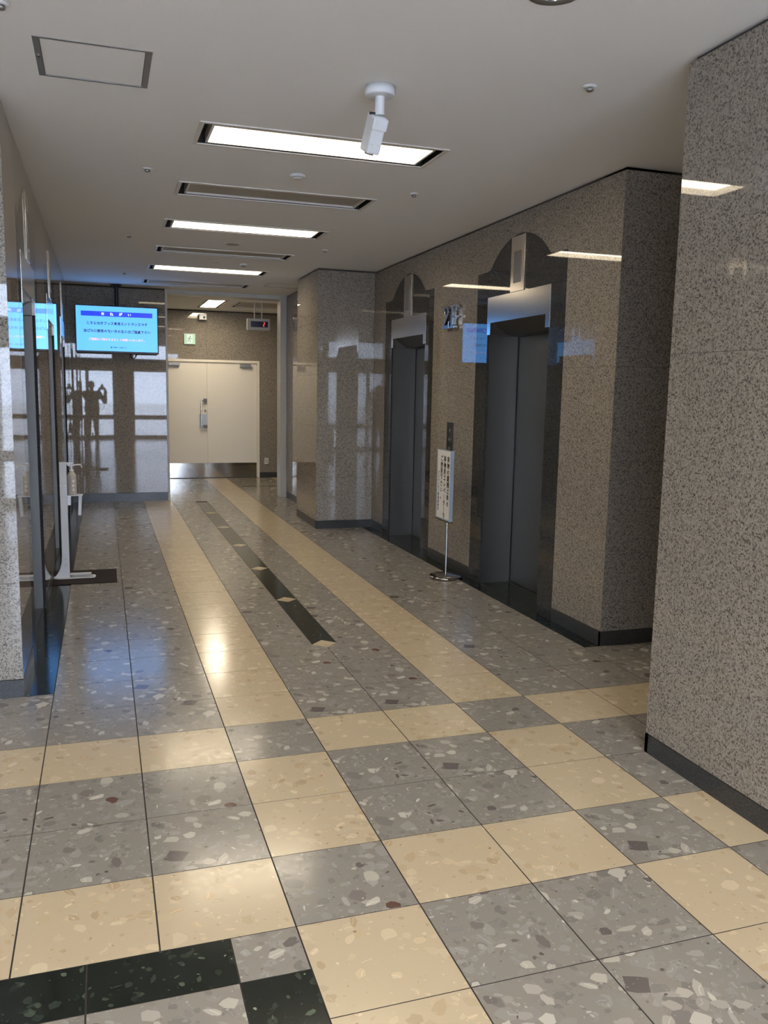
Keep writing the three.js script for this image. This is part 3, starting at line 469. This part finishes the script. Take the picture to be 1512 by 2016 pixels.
// ------------------------------------------------------------------ signboard stand
{
  const g = thing('signboard_stand', 'white Japanese notice board on a thin chrome pole with a round base', 'sign', [1.517, 0, -2.84], RY_R);
  mesh('base', lathe([[0, 0], [0.14, 0], [0.149, 0.006], [0.149, 0.016], [0.14, 0.026], [0.05, 0.036], [0.02, 0.04], [0, 0.04]], 48), M.chromeDark, g);
  mesh('pole', rod([-0.0, 0.03, 0], [0, 0.53, 0], 0.0095, 16), M.chrome, g);
  const art = canvas(600, 1220, (c, w, h) => {
    c.fillStyle = '#e9e6de'; c.fillRect(0, 0, w, h); c.strokeStyle = '#0a0a0a';
    colText(c, '荷物の運搬は奥の', 508, 92, 108, 113, 17); colText(c, '荷物用エレベーターを', 348, 92, 108, 113, 17); colText(c, 'ご使用下さい。', 196, 92, 108, 113, 17); colText(c, 'ビルセンター管理事務所', 66, 380, 62, 66, 9);
  });
  const b = new THREE.Group(); b.name = 'board'; b.position.set(-0.065, 0.815, 0.012); g.add(b);
  mesh('board_frame', new RoundedBoxGeometry(0.315, 0.615, 0.034, 2, 0.003).translate(0, 0, -0.006), M.acrylic, b);
  mesh('notice', face(0.285, 0.595).translate(0.011, 0.004, 0.0114), std({ map: art, roughness: 0.35 }), b);
  mesh('bottom_rail', boxG(-0.157, 0.157, -0.317, -0.304, -0.024, 0.013), M.bronze, b);
}
// ------------------------------------------------------------------ hand sanitiser stand on its mat
tag(mesh('floor_mat', new RoundedBoxGeometry(0.503, 0.007, 0.54, 2, 0.003).translate(-1.4885, 0.0035, -3.58), std({ color: lin(0.022, 0.014, 0.013), roughness: 0.95, bumpMap: noiseTex(256, 0.1, 128, 50, 0), bumpScale: 0.001 })), 'dark brown rubber mat under the hand sanitiser stand', 'mat');
{
  const g = thing('sanitiser_stand', 'white pedal-operated hand sanitiser stand on a dark mat', 'stand', [-1.6435, 0.007, -3.56]);
  const up = slabG([[-0.1, 0.0], [0.0275, 0.0], [0.0275, 0.978], [-0.0275, 0.978], [-0.029, 0.2], [-0.035, 0.13], [-0.05, 0.075], [-0.075, 0.03]], -0.018, 0.018, [], 0.002);
  mesh('upright', up, M.standPaint, g);
  mesh('foot_plate', slabG([[-0.1, 0.03], [-0.06, 0.055], [0.2, 0.055], [0.226, 0.045], [0.235, 0.02], [0.235, -0.02], [0.226, -0.045], [0.2, -0.055], [-0.06, -0.055], [-0.1, -0.03]], 0, 0.008, [], 0.001).rotateX(-Math.PI / 2), M.standPaint, g);
  mesh('pedal', boxG(0.03, 0.2, 0.028, 0.034, -0.03, 0.03), M.standPaint, g); mesh('pedal_pivot', rod([0.04, 0.008, 0], [0.04, 0.03, 0], 0.008, 12), M.aluminium, g); mesh('bolt_hole', new THREE.CylinderGeometry(0.006, 0.006, 0.002, 14).translate(0.21, 0.009, 0.02), M.black, g);
  mesh('press_arm', slabG([[0.0275, 0.965], [0.04, 0.948], [0.055, 0.948], [0.06, 0.962], [0.08, 0.966], [0.08, 0.978], [0.0275, 0.976]], -0.012, 0.012, [], 0.001), M.standPaint, g);
  mesh('collar', boxG(-0.0285, 0.0285, 0.782, 0.79, -0.02, 0.02), M.aluminium, g);
  mesh('bottle_shelf', merge([boxG(0.028, 0.15, 0.7, 0.705, -0.05, 0.05), boxG(-0.029, 0.0295, 0.7, 0.706, -0.021, 0.021)]), M.standPaint, g);
  mesh('drip_guide', new RoundedBoxGeometry(0.026, 0.165, 0.04, 2, 0.004).rotateZ(-0.06).translate(0.126, 0.615, 0), M.standPaint, g); mesh('support_tab', boxG(0.03, 0.055, 0.62, 0.7, -0.015, 0.015), M.aluminium, g);
  for (const y of [0.11, 0.165]) mesh('screw', new THREE.CylinderGeometry(0.0045, 0.0045, 0.003, 12).rotateX(Math.PI / 2).translate(-0.001, y, 0.019), M.aluminium, g);
  const b = thing('sanitiser_bottle', 'cream pump bottle held on the white sanitiser stand', 'bottle', [-1.576, 0.7125, -3.56]);
  mesh('bottle_body', lathe([[0, 0], [0.034, 0], [0.0375, 0.004], [0.0375, 0.155], [0.036, 0.163], [0.026, 0.18], [0.017, 0.19], [0, 0.19]], 40), M.bottle, b);
  mesh('cap', lathe([[0, 0.188], [0.0175, 0.188], [0.0175, 0.208], [0.012, 0.213], [0.006, 0.214], [0.006, 0.245], [0, 0.245]], 28), M.cap, b);
  mesh('nozzle', merge([new RoundedBoxGeometry(0.088, 0.011, 0.017, 2, 0.004).rotateZ(0.06).translate(0.033, 0.25, 0), rod([0.073, 0.25, 0], [0.081, 0.228, 0], 0.0045, 10)]), M.cap, b);
  mesh('label_mark', merge([0.045, 0.08, 0.115].map((y) => new THREE.SphereGeometry(0.011, 14, 10).scale(1, 1.2, 0.25).translate(0.012, y, 0.0362))), M.cap, b);
}
// ------------------------------------------------------------------ things on the ceiling
{
  const g = thing('security_camera', 'white security camera on a ceiling stem in front of the first lit strip light', 'camera', [-0.078, CEIL, 0.03]);
  mesh('ceiling_base', lathe([[0, 0], [0.07, 0], [0.07, -0.036], [0.067, -0.042], [0.06, -0.044], [0, -0.044]].reverse(), 40), M.whitePlastic, g);
  mesh('stem', rod([0, -0.04, 0], [0, -0.125, 0], 0.0225, 24), M.whitePlastic, g); mesh('knob', rod([-0.048, -0.118, 0], [-0.02, -0.118, 0], 0.006, 12), M.black, g);
  const body = new THREE.Group(); body.name = 'body'; body.position.set(-0.008, -0.125, 0); body.rotation.set(0.5, 0.16, -0.1); g.add(body);
  mesh('housing', new RoundedBoxGeometry(0.068, 0.165, 0.085, 3, 0.01).translate(0, -0.08, 0), M.whitePlastic, body); mesh('hood', new RoundedBoxGeometry(0.076, 0.055, 0.04, 3, 0.008).translate(0, -0.03, 0.03), M.whitePlastic, body);
  for (const s of [-1, 1]) mesh('vent', boxG(s * 0.018 - 0.011, s * 0.018 + 0.011, -0.122, -0.117, 0.0415, 0.0432), M.trimLight, body);
  mesh('lens', new THREE.CylinderGeometry(0.022, 0.022, 0.01, 24).translate(0, -0.165, 0), M.black, body);
}
const sprays = [[0.795, 0.385, 'sprinkler head in the ceiling near the large granite pier'], [0.786, -1.865, 'sprinkler head between the smoke detector and the lift wall with 2F letters'], [0.806, -4.444, 'sprinkler head between the round speaker and the square pillar'], [-1.007, -1.877, 'sprinkler head between the smoke detector and the left lift wall'], [-1.045, -4.414, 'sprinkler head between the round speaker and the left lift wall'], [-1.02, -7.11, 'sprinkler head in the ceiling just before the hanging screen'], [-1.63, 0.341, 'sprinkler head in the ceiling beside the framed ceiling hatch']];
for (const [x, z, label] of sprays) {
  const g = thing('sprinkler', label, 'sprinkler', [x, CEIL, z], 0, 'sprinklers in the lobby ceiling');
  mesh('flange', lathe([[0, 0], [0.03, 0], [0.03, -0.004], [0.022, -0.01], [0.0, -0.01]].reverse(), 28), M.whitePlastic, g); mesh('head', lathe([[0, -0.01], [0.017, -0.01], [0.017, -0.02], [0.012, -0.024], [0, -0.024]].reverse(), 20), M.aluminium, g);
}
function disc(name, label, cat, x, z, r, h, mat, mat2) { const g = thing(name, label, cat, [x, CEIL, z]); mesh('base', lathe([[0, 0], [r, 0], [r, -h * 0.4], [r * 0.9, -h * 0.7], [0, -h * 0.7]].reverse(), 40), mat, g); mesh('cover', lathe([[0, -h * 0.7], [r * 0.7, -h * 0.7], [r * 0.62, -h], [0, -h]].reverse(), 36), mat2, g); }
disc('smoke_detector', 'round white smoke detector between the camera and the first unlit strip', 'smoke detector', -0.088, -1.66, 0.05, 0.03, M.whitePlastic, M.whitePlastic);
disc('ceiling_speaker', 'round grey ceiling speaker grille between a lit and an unlit strip', 'speaker', -0.096, -4.47, 0.085, 0.012, M.trimLight, M.offPanel);
disc('smoke_detector', 'tiny round detector in the ceiling beside the last lit strip', 'smoke detector', 0.213, -5.754, 0.045, 0.03, M.whitePlastic, M.offPanel);
disc('ceiling_sensor', 'flat round sensor in the ceiling next to the tiny detector', 'sensor', -0.1, -5.7, 0.045, 0.012, M.trimLight, M.trimLight);
for (const [x, z, label] of DOWN) {
  const g = thing('downlight', label, 'ceiling light', [x, CEIL, z], 0, 'round downlights of the entrance hall');
  mesh('rim', lathe([[0.07, 0.0], [0.082, -0.004], [0.098, -0.004], [0.1, 0], [0.07, 0]], 48), M.aluminium, g);
  mesh('reflector', lathe([[0.07, 0.0], [0.062, 0.03], [0.045, 0.08], [0.028, 0.1], [0, 0.102]], 48), M.chromeBright, g);
  mesh('lamp', new THREE.CylinderGeometry(0.034, 0.034, 0.012, 28).translate(0, 0.075, 0), z < 2 ? M.whitePlastic : M.addedDownLamp, g);
  if (z < 2) continue;                                               // this one is switched off
  const L = new THREE.SpotLight(lin(1, 0.88, 0.7), 5, 0, 1.4, 1, 2); L.position.set(0, -0.006, 0); L.target.position.set(0, -2.9, 0); L.castShadow = true; L.shadow.radius = 2.5; L.name = 'added_downlight_beam'; g.add(L, L.target); L.target.name = 'beam_target';  // lit hall downlights are unseen, added to warm the foreground
}

// ------------------------------------------------------------------ the person whose reflection stands in the polished end wall
function sdfGeometry(c, half, res, dist) {
  const mc = new MarchingCubes(res, M.plaster, false, false, 160000); mc.isolation = 0;
  for (let k = 0; k < res; k++) for (let j = 0; j < res; j++) for (let i = 0; i < res; i++) mc.field[i + j * res + k * res * res] = -dist(c[0] + (i / (res / 2) - 1) * half, c[1] + (j / (res / 2) - 1) * half, c[2] + (k / (res / 2) - 1) * half);
  mc.update(); const n = mc.count, g = new THREE.BufferGeometry();
  g.setAttribute('position', new THREE.BufferAttribute(mc.positionArray.slice(0, n * 3), 3)); g.setAttribute('normal', new THREE.BufferAttribute(mc.normalArray.slice(0, n * 3), 3));
  g.scale(half, half, half); g.translate(...c); return g;
}
const smin = (a, b, k) => { const h = Math.max(k - Math.abs(a - b), 0) / k; return Math.min(a, b) - h * h * k * 0.25; };
function bone(x, y, z, a, b, ra, rb) { const bx = b[0] - a[0], by = b[1] - a[1], bz = b[2] - a[2], px = x - a[0], py = y - a[1], pz = z - a[2]; let t = (px * bx + py * by + pz * bz) / (bx * bx + by * by + bz * bz); t = t < 0 ? 0 : t > 1 ? 1 : t; return Math.hypot(px - bx * t, py - by * t, pz - bz * t) - (ra + (rb - ra) * t); }
const bodyField = (bones, k, grow = 0) => (x, y, z) => { let d = 9; for (const b of bones) d = smin(d, bone(x, y, z, b[0], b[1], b[2], b[3]), k); return d - grow; };
{
  const g = thing('person', 'person in dark jacket and trousers raising a phone, mirrored in the polished end wall', 'person', [-1.6, 0, 4.38]);
  const torso = [[[-0.08, 1.0, 0], [0.08, 1.0, 0], 0.115, 0.115], [[-0.07, 1.14, -0.005], [0.07, 1.14, -0.005], 0.105, 0.105], [[-0.1, 1.32, 0], [0.1, 1.32, 0], 0.11, 0.11], [[-0.18, 1.42, 0], [0.18, 1.42, 0], 0.058, 0.058]];
  const SR = [0.2, 1.41, 0], ER = [0.35, 1.2, -0.16], WR = [0.372, 1.5, -0.385], SL = [-0.2, 1.41, 0], EL = [-0.06, 1.17, -0.24], WL = [0.2, 1.5, -0.385];
  const arms = [[SR, ER, 0.054, 0.042], [ER, WR, 0.041, 0.028], [SL, EL, 0.054, 0.042], [EL, WL, 0.041, 0.028]];
  const legs = []; for (const s of [-1, 1]) legs.push([[s * 0.092, 0.93, 0], [s * 0.105, 0.5, -0.015], 0.088, 0.056], [[s * 0.105, 0.5, -0.015], [s * 0.115, 0.09, 0.02], 0.056, 0.036]);
  const feet = []; for (const s of [-1, 1]) feet.push([[s * 0.115, 0.055, 0.03], [s * 0.135, 0.034, -0.16], 0.042, 0.034]);
  const neck = [[[0, 1.42, 0.005], [0, 1.56, -0.015], 0.056, 0.05]];
  const hands = []; const fingers = [];
  for (const [s, W, px] of [[1, WR, 0.284 + 0.052], [-1, WL, 0.284 - 0.052]]) {
    hands.push([W, [px + s * 0.012, 1.565, -0.405], 0.027, 0.03]);
    [[1.592, 0.07], [1.572, 0.078], [1.552, 0.074], [1.534, 0.06]].forEach(([y, l], i) => { const a = [px + s * 0.006, y, -0.418], b = [px - s * l * 0.3, y + 0.002, -0.442], e = [px - s * l * 0.72, y - 0.003, -0.444]; fingers.push([a, b, 0.0095, 0.0088], [b, e, 0.0088, 0.0075]); });
    fingers.push([[px + s * 0.01, 1.56, -0.39], [px - s * 0.012, 1.585, -0.388], 0.0115, 0.0098], [[px - s * 0.012, 1.585, -0.388], [px - s * 0.028, 1.605, -0.394], 0.0098, 0.0082]);
  }
  const headD = (x, y, z) => {
    const el = (cx, cy, cz, a, b, c) => { const q = Math.hypot((x - cx) / a, (y - cy) / b, (z - cz) / c); return (q - 1) * Math.min(a, b, c); };
    let d = smin(el(0, 1.665, -0.02, 0.076, 0.085, 0.094), el(0, 1.6, -0.055, 0.056, 0.068, 0.055), 0.03);
    d = smin(d, bone(x, y, z, [0, 1.645, -0.112], [0, 1.612, -0.13], 0.009, 0.013), 0.014); d = smin(d, bone(x, y, z, [-0.03, 1.664, -0.098], [0.03, 1.664, -0.098], 0.01, 0.01), 0.014);
    for (const s of [-1, 1]) { d = smin(d, el(s * 0.078, 1.632, -0.012, 0.01, 0.03, 0.018), 0.006); d = Math.max(d, -el(s * 0.031, 1.645, -0.115, 0.014, 0.008, 0.014)); }
    d = smin(d, bone(x, y, z, [-0.018, 1.582, -0.105], [0.018, 1.582, -0.105], 0.006, 0.006), 0.006);
    return smin(d, bone(x, y, z, [0, 1.47, 0.005], [0, 1.57, -0.015], 0.056, 0.05), 0.03);
  };
  const bodyF = bodyField([...torso, ...neck, ...arms, ...legs, ...feet], 0.06);
  const skin = merge([sdfGeometry([0, 0.8, -0.1], 0.84, 96, bodyF), sdfGeometry([0, 1.6, -0.02], 0.17, 64, headD), sdfGeometry([0.284, 1.54, -0.4], 0.14, 84, (x, y, z) => { let d = 9; for (const b of hands) d = smin(d, bone(x, y, z, ...b), 0.012); let f = 9; for (const b of fingers) f = Math.min(f, bone(x, y, z, ...b)); return smin(d, f, 0.008); })]);
  const body = mesh('body', skin, std({ color: lin(0.46, 0.3, 0.22), roughness: 0.6 }), g);
  const dark = std({ color: lin(0.02, 0.021, 0.026), roughness: 0.85 }), trouser = std({ color: lin(0.03, 0.03, 0.034), roughness: 0.85 });
  mesh('jacket', sdfGeometry([0.05, 1.22, -0.14], 0.44, 72, (x, y, z) => Math.max(bodyField([...torso, ...arms], 0.06, 0.014)(x, y, z), 0.93 - y, bone(x, y, z, [0, 1.3, 0], [0.29, 1.2, -0.2], 0.42, 0.38))), dark, g);
  mesh('trousers', sdfGeometry([0, 0.55, 0], 0.56, 80, (x, y, z) => Math.max(bodyField([torso[0], ...legs], 0.05, 0.012)(x, y, z), y - 1.05, 0.075 - y)), trouser, g);
  mesh('shoes', sdfGeometry([0, 0.06, -0.05], 0.28, 64, (x, y, z) => Math.max(bodyField(feet, 0.02, 0.008)(x, y, z), -y, y - 0.1)), M.black, g);
  mesh('hair', sdfGeometry([0, 1.68, 0], 0.16, 56, (x, y, z) => Math.max((Math.hypot(x / 0.088, (y - 1.68) / 0.092, (z + 0.012) / 0.104) - 1) * 0.088, (1.665 - y) * 0.8 - (z + 0.03) * 0.9)), M.black, g);
  for (const s of [-1, 1]) mesh('eye', new THREE.SphereGeometry(0.0105, 16, 12).translate(s * 0.031, 1.645, -0.1), M.whitePlastic, g);
  const ph = thing('smartphone', 'black smartphone held up in both hands of the mirrored person', 'phone', [-1.316, 1.53, 3.962]);
  mesh('case', new RoundedBoxGeometry(0.074, 0.15, 0.009, 3, 0.004).translate(0, 0.075, 0), M.black, ph); mesh('lens', new THREE.CylinderGeometry(0.007, 0.007, 0.003, 16).rotateX(Math.PI / 2).translate(0, 0.08, -0.006), M.chromeDark, ph);
}

renderer.render(scene, camera);
